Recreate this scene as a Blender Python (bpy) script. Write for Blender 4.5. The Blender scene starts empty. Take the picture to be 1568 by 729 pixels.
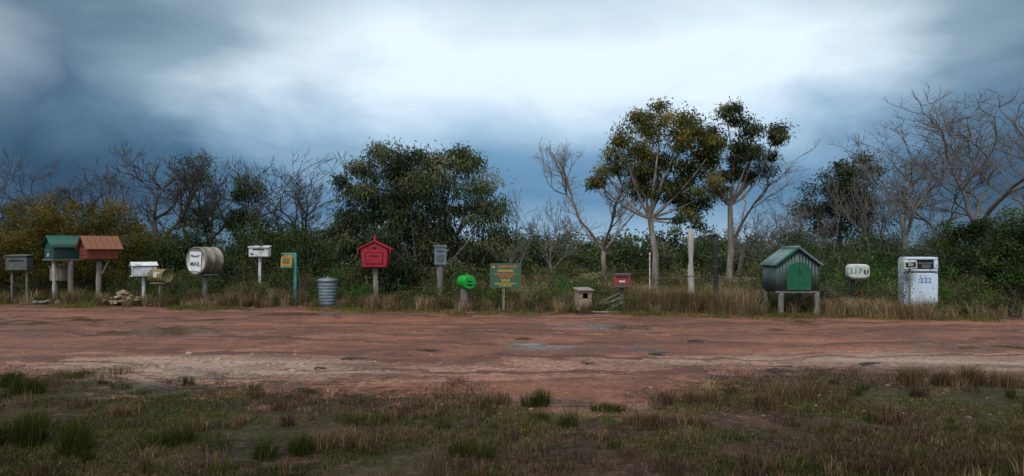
import bpy, bmesh, math, random
import numpy as np
from mathutils import Vector, Matrix
random.seed(7); R=np.random.default_rng(7)
sc=bpy.context.scene
sc.view_settings.view_transform='Standard'; sc.view_settings.look='None'; sc.view_settings.exposure=0
COL=sc.collection
EYE=1.6; F=1045.0
# ---- surveying helper: bearing (image units), level and distance -> metres
def sx(px,d): return (px-784)*d/F
def sz(py,d): return EYE-(py-385)*d/F

# ================= materials =================
def newmat(name):
    m=bpy.data.materials.new(name); m.use_nodes=True
    nt=m.node_tree; nt.nodes.clear()
    out=nt.nodes.new('ShaderNodeOutputMaterial'); b=nt.nodes.new('ShaderNodeBsdfPrincipled')
    nt.links.new(b.outputs[0],out.inputs[0])
    return m,nt,b,out
def N(nt,t,**kw):
    n=nt.nodes.new(t)
    for k,v in kw.items(): setattr(n,k,v)
    return n
def noise(nt,scale,detail=4,rough=.6,vec=None,dist=0):
    n=N(nt,'ShaderNodeTexNoise'); n.inputs['Scale'].default_value=scale; n.inputs['Detail'].default_value=detail
    n.inputs['Roughness'].default_value=rough; n.inputs['Distortion'].default_value=dist
    if vec is not None: nt.links.new(vec,n.inputs['Vector'])
    return n.outputs[0]
def ramp(nt,fac,stops):
    r=N(nt,'ShaderNodeValToRGB'); e=r.color_ramp.elements
    while len(e)<len(stops): e.new(.5)
    for i,(p,c) in enumerate(stops):
        e[i].position=p; e[i].color=(c[0],c[1],c[2],1) if hasattr(c,'__len__') else (c,c,c,1)
    nt.links.new(fac,r.inputs[0]); return r.outputs[0]
def mix(nt,fac,a,b,blend='MIX'):
    m=N(nt,'ShaderNodeMix',data_type='RGBA',blend_type=blend)
    for s,v in ((m.inputs[0],fac),(m.inputs[6],a),(m.inputs[7],b)):
        if hasattr(v,'is_output'): nt.links.new(v,s)
        elif hasattr(v,'__len__'): s.default_value=(v[0],v[1],v[2],1)
        else: s.default_value=v
    return m.outputs[2]
def math_(nt,op,a,b=0,c=None,clamp=False):
    m=N(nt,'ShaderNodeMath',operation=op); m.use_clamp=clamp
    for i,v in enumerate((a,b,c)):
        if v is None: continue
        if hasattr(v,'is_output'): nt.links.new(v,m.inputs[i])
        else: m.inputs[i].default_value=v
    return m.outputs[0]
def objvec(nt,scale=None):
    t=N(nt,'ShaderNodeTexCoord').outputs['Object']
    if scale:
        mp=N(nt,'ShaderNodeMapping'); mp.inputs['Scale'].default_value=scale
        nt.links.new(t,mp.inputs[0]); return mp.outputs[0]
    return t
def mat(name,col,rough=.6,metal=0,var=.35,dirt=.3,dirtcol=(.07,.05,.035),stretch=(1,1,1),sc_=9,bump=.25,thr=.55):
    m,nt,b,out=newmat(name)
    v=objvec(nt,stretch)
    n1=noise(nt,sc_,5,.65,v); n2=noise(nt,sc_*.35,4,.7,v,.5)
    dark=tuple(c*(1-var) for c in col)
    c=mix(nt,ramp(nt,n1,[(.35,0.),(.65,1.)]),dark,col)
    c=mix(nt,ramp(nt,n2,[(thr-.08,0.),(thr+.1,dirt)]),c,dirtcol)
    nt.links.new(c,b.inputs['Base Color']); b.inputs['Roughness'].default_value=rough; b.inputs['Metallic'].default_value=metal
    bp=N(nt,'ShaderNodeBump'); bp.inputs['Strength'].default_value=bump; bp.inputs['Distance'].default_value=.01
    nt.links.new(n1,bp.inputs['Height']); nt.links.new(bp.outputs[0],b.inputs['Normal'])
    return m
def leafmat(name,dark,mid,light,trans=.2,rough=.55):
    m,nt,b,out=newmat(name); nt.nodes.remove(b)
    a=N(nt,'ShaderNodeAttribute'); a.attribute_name='tint'
    c=ramp(nt,a.outputs['Fac'],[(0,dark),(.5,mid),(1,light)])
    b=N(nt,'ShaderNodeBsdfDiffuse'); nt.links.new(c,b.inputs[0])
    t=N(nt,'ShaderNodeBsdfTranslucent'); nt.links.new(c,t.inputs[0])
    ms=N(nt,'ShaderNodeMixShader'); ms.inputs[0].default_value=trans
    nt.links.new(b.outputs[0],ms.inputs[1]); nt.links.new(t.outputs[0],ms.inputs[2]); nt.links.new(ms.outputs[0],out.inputs[0])
    return m
M={}
M['wood']=mat('weathered_wood',(.36,.30,.23),.85,stretch=(6,6,.8),sc_=7,var=.5,bump=.6)
M['wood_pale']=mat('pale_split_wood',(.56,.52,.45),.85,stretch=(8,8,.7),sc_=7,var=.55,bump=.8)
M['wood_grey']=mat('grey_timber',(.24,.215,.185),.85,stretch=(6,6,.8),sc_=7,var=.5,bump=.6)
M['wood_box']=mat('plywood',(.40,.30,.19),.8,stretch=(1,1,5),sc_=8,var=.35)
M['green_dk']=mat('dark_green_paint',(.012,.06,.048),.5,dirt=.3)
M['green_roof']=mat('green_corrugated_steel',(.012,.11,.075),.4,var=.3,dirt=.5,dirtcol=(.05,.06,.05))
M['terra']=mat('rusty_roof_boards',(.31,.11,.05),.75,stretch=(1,8,1),var=.5,dirt=.6)
M['redbrown']=mat('red_brown_boards',(.24,.045,.025),.7,var=.4)
M['white']=mat('chipped_white_paint',(.74,.75,.74),.45,var=.12,dirt=.75,dirtcol=(.12,.07,.04),thr=.58)
M['white_cl']=mat('white_enamel',(.64,.73,.82),.3,var=.08,dirt=.6,dirtcol=(.25,.16,.10),sc_=5,thr=.59,bump=.05)
M['cream']=mat('aged_plastic',(.66,.65,.58),.5,var=.15,dirt=.5,thr=.58)
M['olive']=mat('khaki_drum_paint',(.27,.22,.07),.55,var=.4,dirt=.7,thr=.5)
M['galv']=mat('galvanised_steel',(.28,.34,.38),.42,metal=.6,var=.35,dirt=.4,dirtcol=(.16,.13,.1))
M['tin']=mat('tinned_drum',(.42,.37,.28),.4,metal=.55,var=.4,dirt=.6,dirtcol=(.2,.12,.06))
M['grey']=mat('grey_paint',(.13,.135,.13),.6,var=.4,dirt=.5)
M['red']=mat('red_paint',(.48,.010,.035),.45,var=.35,dirt=.4,dirtcol=(.13,.01,.015))
M['red_dk']=mat('faded_red_tin',(.40,.035,.02),.5,var=.3,dirt=.8,dirtcol=(.06,.05,.05),thr=.5)
M['lime']=mat('bright_green_plastic',(.0,.42,.04),.35,var=.2,dirt=.3)
M['yellow']=mat('yellow_paint',(.62,.36,.03),.5,var=.25,dirt=.6)
M['teal']=mat('teal_paint',(.06,.36,.33),.55,var=.3)
M['sign']=mat('green_sign_board',(.03,.13,.07),.55,var=.2,dirt=.3)
M['ytext']=mat('yellow_lettering',(.75,.50,.08),.6,var=.1,dirt=0)
M['otext']=mat('orange_lettering',(.75,.16,.04),.6,var=.1,dirt=0)
M['btext']=mat('blue_lettering',(.03,.22,.60),.5,var=.1,dirt=0)
M['ktext']=mat('black_lettering',(.012,.012,.014),.6,var=.1,dirt=0)
M['black']=mat('black_post',(.015,.018,.022),.7,var=.3,dirt=.1)
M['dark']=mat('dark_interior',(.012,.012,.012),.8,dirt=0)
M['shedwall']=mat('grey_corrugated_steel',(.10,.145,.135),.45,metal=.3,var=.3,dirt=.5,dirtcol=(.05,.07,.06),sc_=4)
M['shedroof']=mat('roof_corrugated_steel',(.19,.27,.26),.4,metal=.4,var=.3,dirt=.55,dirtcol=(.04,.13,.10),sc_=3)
M['sheddoor']=mat('green_door_paint',(.006,.13,.055),.42,var=.35,dirt=.4,dirtcol=(.01,.05,.03))
M['chrome']=mat('worn_chrome',(.55,.56,.58),.25,metal=1,var=.2,dirt=.2)
M['paper']=mat('white_card',(.78,.78,.80),.7,var=.05,dirt=.1)
M['stone']=mat('fieldstone',(.48,.34,.23),.85,var=.5,dirt=.3,sc_=5)
M['bark_dk']=mat('dark_bark',(.075,.064,.058),.9,stretch=(3,3,.6),var=.5)
M['bark_gr']=mat('grey_bark',(.21,.19,.175),.9,stretch=(3,3,.6),var=.55)
M['bark_pale']=mat('gum_bark',(.40,.34,.29),.8,stretch=(2,2,.5),sc_=3,var=.6,dirt=.7,dirtcol=(.10,.065,.045),thr=.48)
L={}
L['gum']=leafmat('gum_leaves',(.035,.045,.015),(.125,.12,.038),(.36,.27,.08),.25)
L['gum_dk']=leafmat('dark_gum_leaves',(.022,.032,.018),(.07,.085,.043),(.18,.185,.09),.2)
L['wattle']=leafmat('wattle_leaves',(.022,.034,.016),(.074,.098,.044),(.25,.24,.13),.2)
L['teatree']=leafmat('teatree_leaves',(.035,.036,.008),(.13,.105,.022),(.36,.24,.05),.2)
L['dark']=leafmat('dark_shrub_leaves',(.014,.026,.011),(.048,.072,.026),(.13,.16,.055),.15)
L['scrub']=leafmat('heath_leaves',(.03,.036,.015),(.085,.09,.034),(.25,.20,.085),.15)
L['green']=leafmat('green_shrub_leaves',(.025,.06,.014),(.07,.14,.03),(.16,.25,.06),.2)
L['straw']=leafmat('dry_grass',(.07,.042,.022),(.19,.125,.07),(.48,.36,.20),.15)
L['grass']=leafmat('grass_blades',(.020,.028,.006),(.065,.070,.018),(.17,.165,.045),.2)
L['dead']=leafmat('dead_heath',(.034,.020,.014),(.085,.052,.037),(.25,.155,.11),.1)

# ================= mesh utilities =================
def mkobj(name,me,parent=None,m=None,loc=None,rot=None,smooth=False):
    o=bpy.data.objects.new(name,me); COL.objects.link(o)
    if m is not None: me.materials.append(m)
    if parent is not None: o.parent=parent
    if loc is not None: o.location=loc
    if rot is not None: o.rotation_euler=rot
    if smooth: me.polygons.foreach_set('use_smooth',[True]*len(me.polygons))
    return o
def empty(name,loc,rotz=0):
    o=bpy.data.objects.new(name,None); COL.objects.link(o); o.empty_display_size=.3
    o.location=loc; o.rotation_euler=(0,0,rotz); return o
def fastmesh(name,V,Fc,tint=None):
    V=np.ascontiguousarray(V,dtype=np.float32).reshape(-1,3); Fc=np.asarray(Fc,dtype=np.int32)
    me=bpy.data.meshes.new(name); me.vertices.add(len(V)); me.vertices.foreach_set('co',V.ravel())
    k=Fc.shape[1]; me.loops.add(Fc.size); me.polygons.add(len(Fc))
    me.polygons.foreach_set('loop_start',np.arange(0,Fc.size,k,dtype=np.int32))
    me.loops.foreach_set('vertex_index',Fc.ravel())
    me.update(calc_edges=True)
    if tint is not None:
        a=me.attributes.new('tint','FLOAT','POINT'); a.data.foreach_set('value',np.asarray(tint,dtype=np.float32))
    return me
def nrm(v): return v/np.maximum(np.linalg.norm(v,axis=-1,keepdims=True),1e-9)
def leaves(C,D,Ln,W,T):
    n=len(C); D=nrm(D); S=nrm(np.cross(D,R.normal(size=(n,3))))
    Ln=Ln[:,None]; W=W[:,None]
    mid=C+D*Ln*.45
    V=np.stack([C,mid+S*W/2,C+D*Ln+np.array([0,0,-1])*Ln*.08,mid-S*W/2],1)
    return V.reshape(-1,3),np.arange(n*4).reshape(-1,4),np.repeat(T,4)
def blades(P,H,W,lean,T):
    n=len(P); a=R.uniform(0,2*np.pi,n); b=a+np.pi/2+R.normal(0,.5,n)
    S=np.stack([np.cos(a),np.sin(a),0*a],1)*W[:,None]/2
    B=np.stack([np.cos(b),np.sin(b),0*b],1)*(H*lean)[:,None]
    up=np.array([0,0,1.])
    m=P+up*(H*.6)[:,None]+B*.35; t=P+up*(H*np.sqrt(np.maximum(1-lean**2*.6,.1)))[:,None]+B
    V=np.stack([P-S,P+S,m-S*.7,m+S*.7,t],1).reshape(-1,3)
    i=np.arange(n)[:,None]*5
    Fc=np.concatenate([i+np.array([0,1,3]),i+np.array([0,3,2]),i+np.array([2,3,4])],0)
    return V,Fc,np.repeat(T,5)
def tubes(P,Rr,sides=5):
    P=np.asarray(P,float); Rr=np.asarray(Rr,float); B,K,_=P.shape
    T=np.gradient(P,axis=1); T=nrm(T)
    ref=np.where(np.abs(T[:,:1,2:3])>.8,np.array([1.,0,0]),np.array([0,0,1.]))
    U=nrm(np.cross(T,np.broadcast_to(ref,T.shape))); Vv=np.cross(T,U)
    a=np.arange(sides)*2*np.pi/sides
    ring=P[:,:,None]+Rr[:,:,None,None]*(U[:,:,None]*np.cos(a)[:,None]+Vv[:,:,None]*np.sin(a)[:,None])
    idx=np.arange(B*K*sides).reshape(B,K,sides)
    q=np.stack([idx[:,:-1],np.roll(idx,-1,2)[:,:-1],np.roll(idx,-1,2)[:,1:],idx[:,1:]],-1).reshape(-1,4)
    return ring.reshape(-1,3),q
def grow(out,p,d,Ln,r,lev,mx,rng,up,wig,ang):
    pts=[p]
    for i in range(4):
        d=d+rng.normal(size=3)*wig+np.array([0,0,up]); d=d/np.linalg.norm(d); p=p+d*Ln/4; pts.append(p)
    e=.68 if lev<mx else .35
    out.append((pts,[r*(1-(1-e)*k/4) for k in range(5)]))
    if lev>=mx: return
    k=2 if rng.random()<.7 else 3
    for _ in range(k):
        nd=d+rng.normal(size=3)*ang; nd[2]+=.1; nd/=np.linalg.norm(nd)
        if nd[2]<0: nd[2]*=-.8
        grow(out,p,nd,Ln*rng.uniform(.6,.9),r*rng.uniform(.55,.72),lev+1,mx,rng,up,wig,ang)
    for k in (1,2,3):
        if rng.random()<.5:
            nd=d*.5+rng.normal(size=3)*.7; nd[2]=abs(nd[2])*.9; nd/=np.linalg.norm(nd)
            grow(out,pts[k],nd,Ln*rng.uniform(.35,.65),r*.4,min(lev+2,mx),mx,rng,up,wig,ang)
def bare_tree(name,px,d,top,W,stems=3,mx=6,seed=1,m='bark_gr',r0=.09,up=.07,wig=.14,ang=.46,lean=0,rmin=.0055,fork=.15,o=.75):
    rng=np.random.default_rng(seed); H=sz(top,d)
    par=empty(name,(sx(px,d),d,0),0); out=[]
    n=max(stems,1); fk=fork*H
    fp=np.array([lean*fk,0,fk])
    t=np.linspace(0,1,5)[:,None]; tp=t*fp+np.array([0,0,-.15])*(1-t)+rng.normal(size=(5,3))*.03*H*fork*np.array([[0],[1],[1],[1],[0]])
    out.append((list(tp),list(np.linspace(r0*1.35,r0,5))))
    a0=rng.uniform(0,6.28)
    for s in range(n):
        a=a0+s*6.28/n+rng.normal()*.4; oo=o*rng.uniform(.5,1.3)
        dd=np.array([math.cos(a)*oo+lean,math.sin(a)*oo*.8,1.])
        grow(out,fp.copy(),dd/np.linalg.norm(dd),H*(1-fork)*.27*rng.uniform(.8,1.15),r0*rng.uniform(.6,.85),0,mx,rng,up,wig,ang)
    P=np.array([o_[0] for o_ in out]); Rr=np.maximum(np.array([o_[1] for o_ in out]),rmin)
    z=P[...,2]; zm=z.max(); P[...,2]=np.where(z>fk,fk+(z-fk)*(H-fk)/(zm-fk),z)
    hw=np.percentile(np.abs(P[...,0]-lean*fk),93); f=min(max(W/2/hw,.5),1.6); P[...,0]*=f; P[...,1]*=f
    V,q=tubes(P,Rr,5); mkobj('trunk_and_branches',fastmesh(name,V,q),par,M[m],smooth=True)
    return par,P
def crown(lobes,dens=16,nleaf=180,sig=.22,ll=.14,lw=.035,droop=.6,tb=.15,maxn=None):
    C=[];D=[];T=[];subs=[]
    for c,r in lobes:
        c=np.array(c,float); r=np.array(r,float)
        ns=max(3,int(dens*r[0]*r[2]))
        u=nrm(R.normal(size=(ns,3)))*(R.uniform(0,1.35,(ns,1))**.42)
        sp=c+u*r
        for p in sp:
            subs.append((p,c)); n=int(nleaf*R.uniform(.4,1.4)); s=sig*R.uniform(.6,1.35)
            off=R.normal(size=(n,3))*s*np.array([1,1,.75])
            C.append(p+off); dd=nrm(off)*.5+R.normal(size=(n,3))*.7; dd[:,2]-=droop; D.append(dd)
            t=np.clip(R.normal(.38+R.normal(0,tb),.13,n)+off[:,2]/s*.08,0,1); T.append(t)  # leaves higher in a clump tinted lighter: painted light and dark
    C=np.concatenate(C);D=np.concatenate(D);T=np.concatenate(T)
    k=C[:,2]>.03; C,D,T=C[k],D[k],T[k]; n=len(C)
    return leaves(C,D,R.uniform(.6,1.25,n)*ll,R.uniform(.7,1.3,n)*lw,T),subs
def plobes(lst,px,d,dy=.8):
    s=d/F; out=[]
    for (x,y,rx,ry) in lst:
        out.append((((x-px)*s,R.uniform(-.6,.6)*dy,sz(y,d)),(rx*s,max(rx,ry)*s*.9,ry*s)))
    return out
def limbs_to(subs,fork,lobes,r0,trunkpts=None,rl=.45):
    P=[];Q=[]
    def curve(a,b,sag,ra,rb):
        a=np.array(a,float); b=np.array(b,float); t=np.linspace(0,1,5)[:,None]
        mid=(a+b)/2+np.array([0,0,-sag])+R.normal(size=3)*.08*np.linalg.norm(b-a)
        pts=(1-t)**2*a+2*t*(1-t)*mid+t*t*b; P.append(pts); Q.append(np.linspace(ra,rb,5))
    if trunkpts is not None:
        tp=[np.array(p,float) for p in trunkpts]; ts=np.linspace(0,len(tp)-1,5)
        pts=np.array([tp[min(int(t),len(tp)-2)]*(1-(t-min(int(t),len(tp)-2)))+tp[min(int(t),len(tp)-2)+1]*(t-min(int(t),len(tp)-2)) for t in ts])
        P.append(pts); Q.append(np.linspace(r0*1.25,r0*.8,5))
    for c,r in lobes:
        curve(fork,np.array(c)-np.array([0,0,r[2]*.4]),.10*np.linalg.norm(np.array(c)-fork),r0*rl,r0*.16)
    for p,c in subs:
        curve(c+np.array([0,0,-.15]),p,.02,r0*.13+.006,.006)
    return tubes(P,Q,6)
def leafy_tree(name,px,d,lob,lm,bm='bark_pale',r0=.16,fork=None,dy=1.,**kw):
    par=empty(name,(sx(px,d),d,0)); lobes=plobes(lob,px,d,dy)
    (V,q,T),subs=crown(lobes,**kw)
    mkobj('foliage',fastmesh(name+'_leaves',V,q,T),par,L[lm])
    if fork is None: fork=(0,0,.8)
    f=np.array([(fork[0]-px)*d/F,0,sz(fork[1],d)]) if len(fork)==2 else np.array(fork,float)
    V,q=limbs_to(subs,f,lobes,r0,[(0,0,-.2),(f[0]*.25+.1,0.05,f[2]*.45),tuple(f)])
    mkobj('trunk_and_limbs',fastmesh(name+'_wood',V,q),par,M[bm],smooth=True)
    return par

def box(name,par,size,loc,m,rot=(0,0,0),bev=.006):
    bm=bmesh.new(); bmesh.ops.create_cube(bm,size=1)
    bmesh.ops.scale(bm,vec=size,verts=bm.verts)
    if bev: bmesh.ops.bevel(bm,geom=bm.edges[:],offset=min(bev,min(size)*.3),segments=2,affect='EDGES')
    me=bpy.data.meshes.new(name); bm.to_mesh(me); bm.free()
    return mkobj(name,me,par,m,loc,rot)
def prism(name,par,poly,y0,y1,m,loc=(0,0,0),rot=(0,0,0),bev=.005,smooth=False):
    bm=bmesh.new(); a=[bm.verts.new((x,y0,z)) for x,z in poly]; b=[bm.verts.new((x,y1,z)) for x,z in poly]
    bm.faces.new(a); bm.faces.new(b[::-1]); n=len(poly)
    for i in range(n): bm.faces.new((a[i],b[i],b[(i+1)%n],a[(i+1)%n]))
    bmesh.ops.recalc_face_normals(bm,faces=bm.faces)
    if bev: bmesh.ops.bevel(bm,geom=bm.edges[:],offset=bev,segments=1,affect='EDGES')
    me=bpy.data.meshes.new(name); bm.to_mesh(me); bm.free()
    return mkobj(name,me,par,m,loc,rot)
def lathe(name,par,prof,m,loc=(0,0,0),rot=(0,0,0),seg=36):
    V=[];Fc=[]
    for r,z in prof:
        for k in range(seg):
            a=2*math.pi*k/seg; V.append((r*math.cos(a),r*math.sin(a),z))
    for i in range(len(prof)-1):
        for k in range(seg):
            Fc.append((i*seg+k,i*seg+(k+1)%seg,(i+1)*seg+(k+1)%seg,(i+1)*seg+k))
    me=bpy.data.meshes.new(name); me.from_pydata(V,[],Fc); 
    o=mkobj(name,me,par,m,loc,rot,smooth=True)
    return o
def post(name,par,pts,r,m,sides=9,jit=.08):
    pts=[np.array(p,float) for p in pts]; K=9; P=[];Q=[]
    for i in range(K):
        t=i/(K-1)*(len(pts)-1); k=min(int(t),len(pts)-2); P.append(pts[k]*(1-t+k)+pts[k+1]*(t-k)+R.normal(size=3)*r*.04); Q.append(r*(1+R.normal()*jit*.6))
    P.append(P[-1]+nrm(P[-1]-P[0])*r*.05); Q.append(r*.01)
    V,q=tubes(np.array([P]),np.array([Q]),sides)
    V=V+R.normal(size=V.shape)*r*.05
    return mkobj(name,fastmesh(name,V,q),par,m)
def text(par,s,size,loc,m,rot=(math.pi/2,0,0),name='lettering',sp=1.0):
    c=bpy.data.curves.new(name,'FONT'); c.body=s; c.size=size; c.extrude=.0015; c.align_x='CENTER'; c.align_y='CENTER'; c.space_line=sp; c.offset=size*.012
    o=bpy.data.objects.new(name,c); COL.objects.link(o); c.materials.append(m); o.parent=par; o.location=loc; o.rotation_euler=rot; return o
def corr(name,par,O,U,V,m,pitch=.076,amp=.009,topf=None):
    O,U,V=map(lambda a:np.array(a,float),(O,U,V)); ul=np.linalg.norm(U); n=max(8,int(ul/pitch*8)); nn=nrm(np.cross(U,V))
    vs=[];fs=[]
    for i in range(n+1):
        t=i/n; off=nn*amp*math.sin(t*ul/pitch*2*math.pi); k=topf(t) if topf else 1
        vs+= [O+U*t+off, O+U*t+V*k+off]
    for i in range(n): fs.append((2*i,2*i+2,2*i+3,2*i+1))
    me=bpy.data.meshes.new(name); me.from_pydata([tuple(v) for v in vs],[],fs)
    o=mkobj(name,me,par,m,smooth=True)
    md=o.modifiers.new('thickness','SOLIDIFY'); md.thickness=.004
    return o
def gable(par,w,dep,z0,ze,zp,mw,mr,oh=.06,corrug=True,amp=.008,pitch=.07,slab=.02):
    prism('box_body',par,[(-w/2,z0),(w/2,z0),(w/2,ze),(0,zp),(-w/2,ze)],-dep/2,dep/2,mw)
    sl=(zp-ze)/(w/2); 
    for s in (-1,1):
        ex=s*(w/2+oh); ez=ze-sl*oh
        if corrug:
            corr('roof_sheet',par,(0,-dep/2-oh,zp+.02),(0,dep+2*oh,0),(ex,0,ez-zp),mr,pitch,amp)
        else:
            L_=math.hypot(ex,ez-zp); nb=6
            for b in range(nb):
                yy=-dep/2-oh+(b+.5)*(dep+2*oh)/nb
                box('roof_board',par,(L_,(dep+2*oh)/nb-.008,slab+R.uniform(0,.012)),(ex/2,yy,(zp+ez)/2+.02),mr,(0,math.atan2(-(ez-zp),ex) if s>0 else math.atan2((ez-zp),-ex) ,0),.004)
def gnd(px,y): # distance for base level
    return EYE*F/(y-385)

# ================= ground =================
def sn(x,y,sc_,seed,k=7):
    rg=np.random.default_rng(seed); s=0
    for i in range(k):
        a=rg.uniform(0,6.28); f=sc_*rg.uniform(.5,1.8); s=s+np.sin((x*math.cos(a)+y*math.sin(a))*f+rg.uniform(0,6.28))
    return s/math.sqrt(k/2)*.5
def ynear(x): return 7.7+.022*np.minimum(np.abs(x),10)**2+.8*sn(x,0*x,.9,3)+.45*sn(x,0*x,2.6,5)
def yfar(x): return 17.7-.17*np.clip(x,-17,14)+.4*sn(x,0*x,1.1,4)
def roadd(x,y): return np.minimum(y-ynear(x),yfar(x)-y)
def hh(x,y):
    rd=roadd(x,y); off=np.clip(-rd/1.2,0,1)
    near=np.clip((40-np.abs(y))/10,0,1)
    return (.05*sn(x,y,1.6,11)+.03)*off*near+.015*sn(x,y,.8,12)*near
xs=np.concatenate([-np.geomspace(26,4000,40)[::-1],np.arange(-25.8,25.9,.2),np.geomspace(26,4000,40)])
ys=np.concatenate([-np.geomspace(3,3000,24)[::-1],np.arange(-2.8,34,.2),np.geomspace(34.2,4000,60)])
X,Y=np.meshgrid(xs,ys); Z=hh(X,Y)
idx=np.arange(X.size).reshape(X.shape)
Q=np.stack([idx[:-1,:-1],idx[:-1,1:],idx[1:,1:],idx[1:,:-1]],-1)
def gm(name,V,q,m):
    me=fastmesh(name,V,q)
    x,y=V[:,0],V[:,1]
    for nm,val in (('roadd',np.clip(roadd(x,y),-6,6)),
                   ('pale',np.exp(-((y-(9.2+.012*x*x))/1.1)**2)*(.45+.6*sn(x,y,.55,21))+ .75*np.exp(-((x+4.5)/2.2)**2-((y-9.2)/1.5)**2)+.75*np.exp(-((x-6)/4)**2-((y-10)/1)**2)+.3*np.exp(-((x+1)/7)**2-((y-13.2)/1.)**2)),
                   ('damp',.22*np.exp(-((x+6.5)/1.8)**2-((y-13.6)/.8)**2)+.16*np.exp(-((x+5)/2.5)**2-((y-17.4)/.7)**2)+.18*np.exp(-((x+11)/3)**2-((y-14.5)/1.6)**2)+.16*np.exp(-((x-4)/3)**2-((y-14.5)/.7)**2)+.14*np.exp(-((x-1)/2)**2-((y-11.3)/.5)**2)),
                   ('track',np.exp(-((y-(38-.1*x))/4.)**2))):
        a=me.attributes.new(nm,'FLOAT','POINT'); a.data.foreach_set('value',np.asarray(val,dtype=np.float32))
    return mkobj(name,me,None,m,smooth=True)
def soilmat(name):
    m,nt,b,out=newmat(name); v=objvec(nt)
    def att(n):
        a=N(nt,'ShaderNodeAttribute'); a.attribute_name=n; return a.outputs['Fac']
    big=noise(nt,.4,4,.62,v,.4); med=noise(nt,1.7,5,.68,v,.5); fine=noise(nt,13,5,.72,v); grit=noise(nt,70,3,.75,v)
    streak=noise(nt,.75,6,.66,objvec(nt,(.45,1.1,1)),1.2)
    sep=N(nt,'ShaderNodeSeparateXYZ'); nt.links.new(v,sep.inputs[0]); sX,sY=sep.outputs[0],sep.outputs[1]
    wv=math_(nt,'SINE',math_(nt,'MULTIPLY_ADD',sX,.23,1.1)); t=math_(nt,'MULTIPLY_ADD',wv,.8,sY); t=math_(nt,'MULTIPLY_ADD',big,3.0,t); t=math_(nt,'MULTIPLY_ADD',med,.30,t)
    rw=math_(nt,'ADD',math_(nt,'SINE',math_(nt,'MULTIPLY',t,4.1)),math_(nt,'SINE',math_(nt,'MULTIPLY',t,10.7)))
    rut=math_(nt,'MULTIPLY',ramp(nt,math_(nt,'MULTIPLY_ADD',rw,.25,.5),[(.64,0.),(.86,1.)]),ramp(nt,streak,[(.38,.1),(.54,1.)]))
    c=mix(nt,ramp(nt,streak,[(.38,0.),(.60,1.)]),(.135,.047,.024),(.315,.115,.058))
    c=mix(nt,ramp(nt,med,[(.46,0.),(.66,.55)]),c,(.36,.165,.095))
    c=mix(nt,ramp(nt,big,[(.40,.6),(.5,0.)]),c,(.115,.044,.025))
    c=mix(nt,math_(nt,'MULTIPLY',rut,.72),c,(.080,.034,.021))
    pf=math_(nt,'ADD',att('pale'),math_(nt,'MULTIPLY_ADD',streak,2.4,-1.35)); pf=math_(nt,'ADD',pf,math_(nt,'MULTIPLY_ADD',fine,1.2,-.6)); pf=math_(nt,'SUBTRACT',pf,math_(nt,'MULTIPLY',rut,.35))
    c=mix(nt,math_(nt,'MULTIPLY',ramp(nt,pf,[(.2,0.),(.95,1.)]),.85),c,(.48,.325,.24))
    c=mix(nt,1.,c,ramp(nt,grit,[(.3,.45),(.5,1.),(.7,1.5)]),'MULTIPLY'); c=mix(nt,1.,c,ramp(nt,fine,[(.32,.62),(.66,1.25)]),'MULTIPLY')
    wet=ramp(nt,math_(nt,'ADD',math_(nt,'ADD',big,att('damp')),math_(nt,'MULTIPLY_ADD',med,.36,-.18)),[(.585,0.),(.66,1.)])
    c=mix(nt,math_(nt,'MULTIPLY',wet,.7),c,(.085,.050,.028))
    # verge soil, colours kept dark overall to stand in for lens vignette
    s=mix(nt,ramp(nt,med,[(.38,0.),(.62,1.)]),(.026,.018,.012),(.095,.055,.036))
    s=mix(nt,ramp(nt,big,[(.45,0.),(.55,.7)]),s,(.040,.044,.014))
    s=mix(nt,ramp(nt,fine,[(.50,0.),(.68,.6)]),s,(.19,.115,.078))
    f=mix(nt,ramp(nt,noise(nt,.16,4,.6,objvec(nt,(.5,1,1))),[(.42,0.),(.58,1.)]),(.09,.12,.035),(.22,.18,.10))
    f=mix(nt,math_(nt,'MULTIPLY',att('track'),.8,clamp=True),f,(.42,.27,.19))
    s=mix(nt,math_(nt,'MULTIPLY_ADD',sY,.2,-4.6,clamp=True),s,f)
    e=math_(nt,'ADD',att('roadd'),math_(nt,'MULTIPLY_ADD',med,5.4,-2.6)); e=math_(nt,'ADD',e,math_(nt,'MULTIPLY_ADD',fine,2.4,-1.2))
    mk=ramp(nt,math_(nt,'MULTIPLY_ADD',e,.4,.5),[(.22,0.),(.62,1.)])
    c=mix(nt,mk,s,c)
    nt.links.new(c,b.inputs['Base Color'])
    wr=math_(nt,'MULTIPLY',wet,mk)
    nt.links.new(mix(nt,wr,ramp(nt,streak,[(.38,.55),(.6,.9)]),(.13,.13,.13)),b.inputs['Roughness'])
    nt.links.new(math_(nt,'MULTIPLY_ADD',mk,.35,.1),b.inputs['Specular IOR Level'])
    hgt=math_(nt,'MULTIPLY_ADD',fine,.9,math_(nt,'MULTIPLY',grit,.3)); hgt=math_(nt,'ADD',hgt,math_(nt,'MULTIPLY',rut,-1.6)); hgt=math_(nt,'ADD',hgt,math_(nt,'MULTIPLY',med,1.8))
    bp=N(nt,'ShaderNodeBump'); bp.inputs['Distance'].default_value=.055
    nt.links.new(math_(nt,'MULTIPLY_ADD',wr,-.82,.92),bp.inputs['Strength'])
    nt.links.new(hgt,bp.inputs['Height']); nt.links.new(bp.outputs[0],b.inputs['Normal'])
    return m
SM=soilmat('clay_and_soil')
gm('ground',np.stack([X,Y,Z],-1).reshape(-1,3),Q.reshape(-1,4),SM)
sel=(roadd(X,Y)>0)&(np.abs(X)<25.9)
fs=Q[sel[:-1,:-1]&sel[1:,1:]&sel[:-1,1:]&sel[1:,:-1]]
u,inv=np.unique(fs.ravel(),return_inverse=True)
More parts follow.
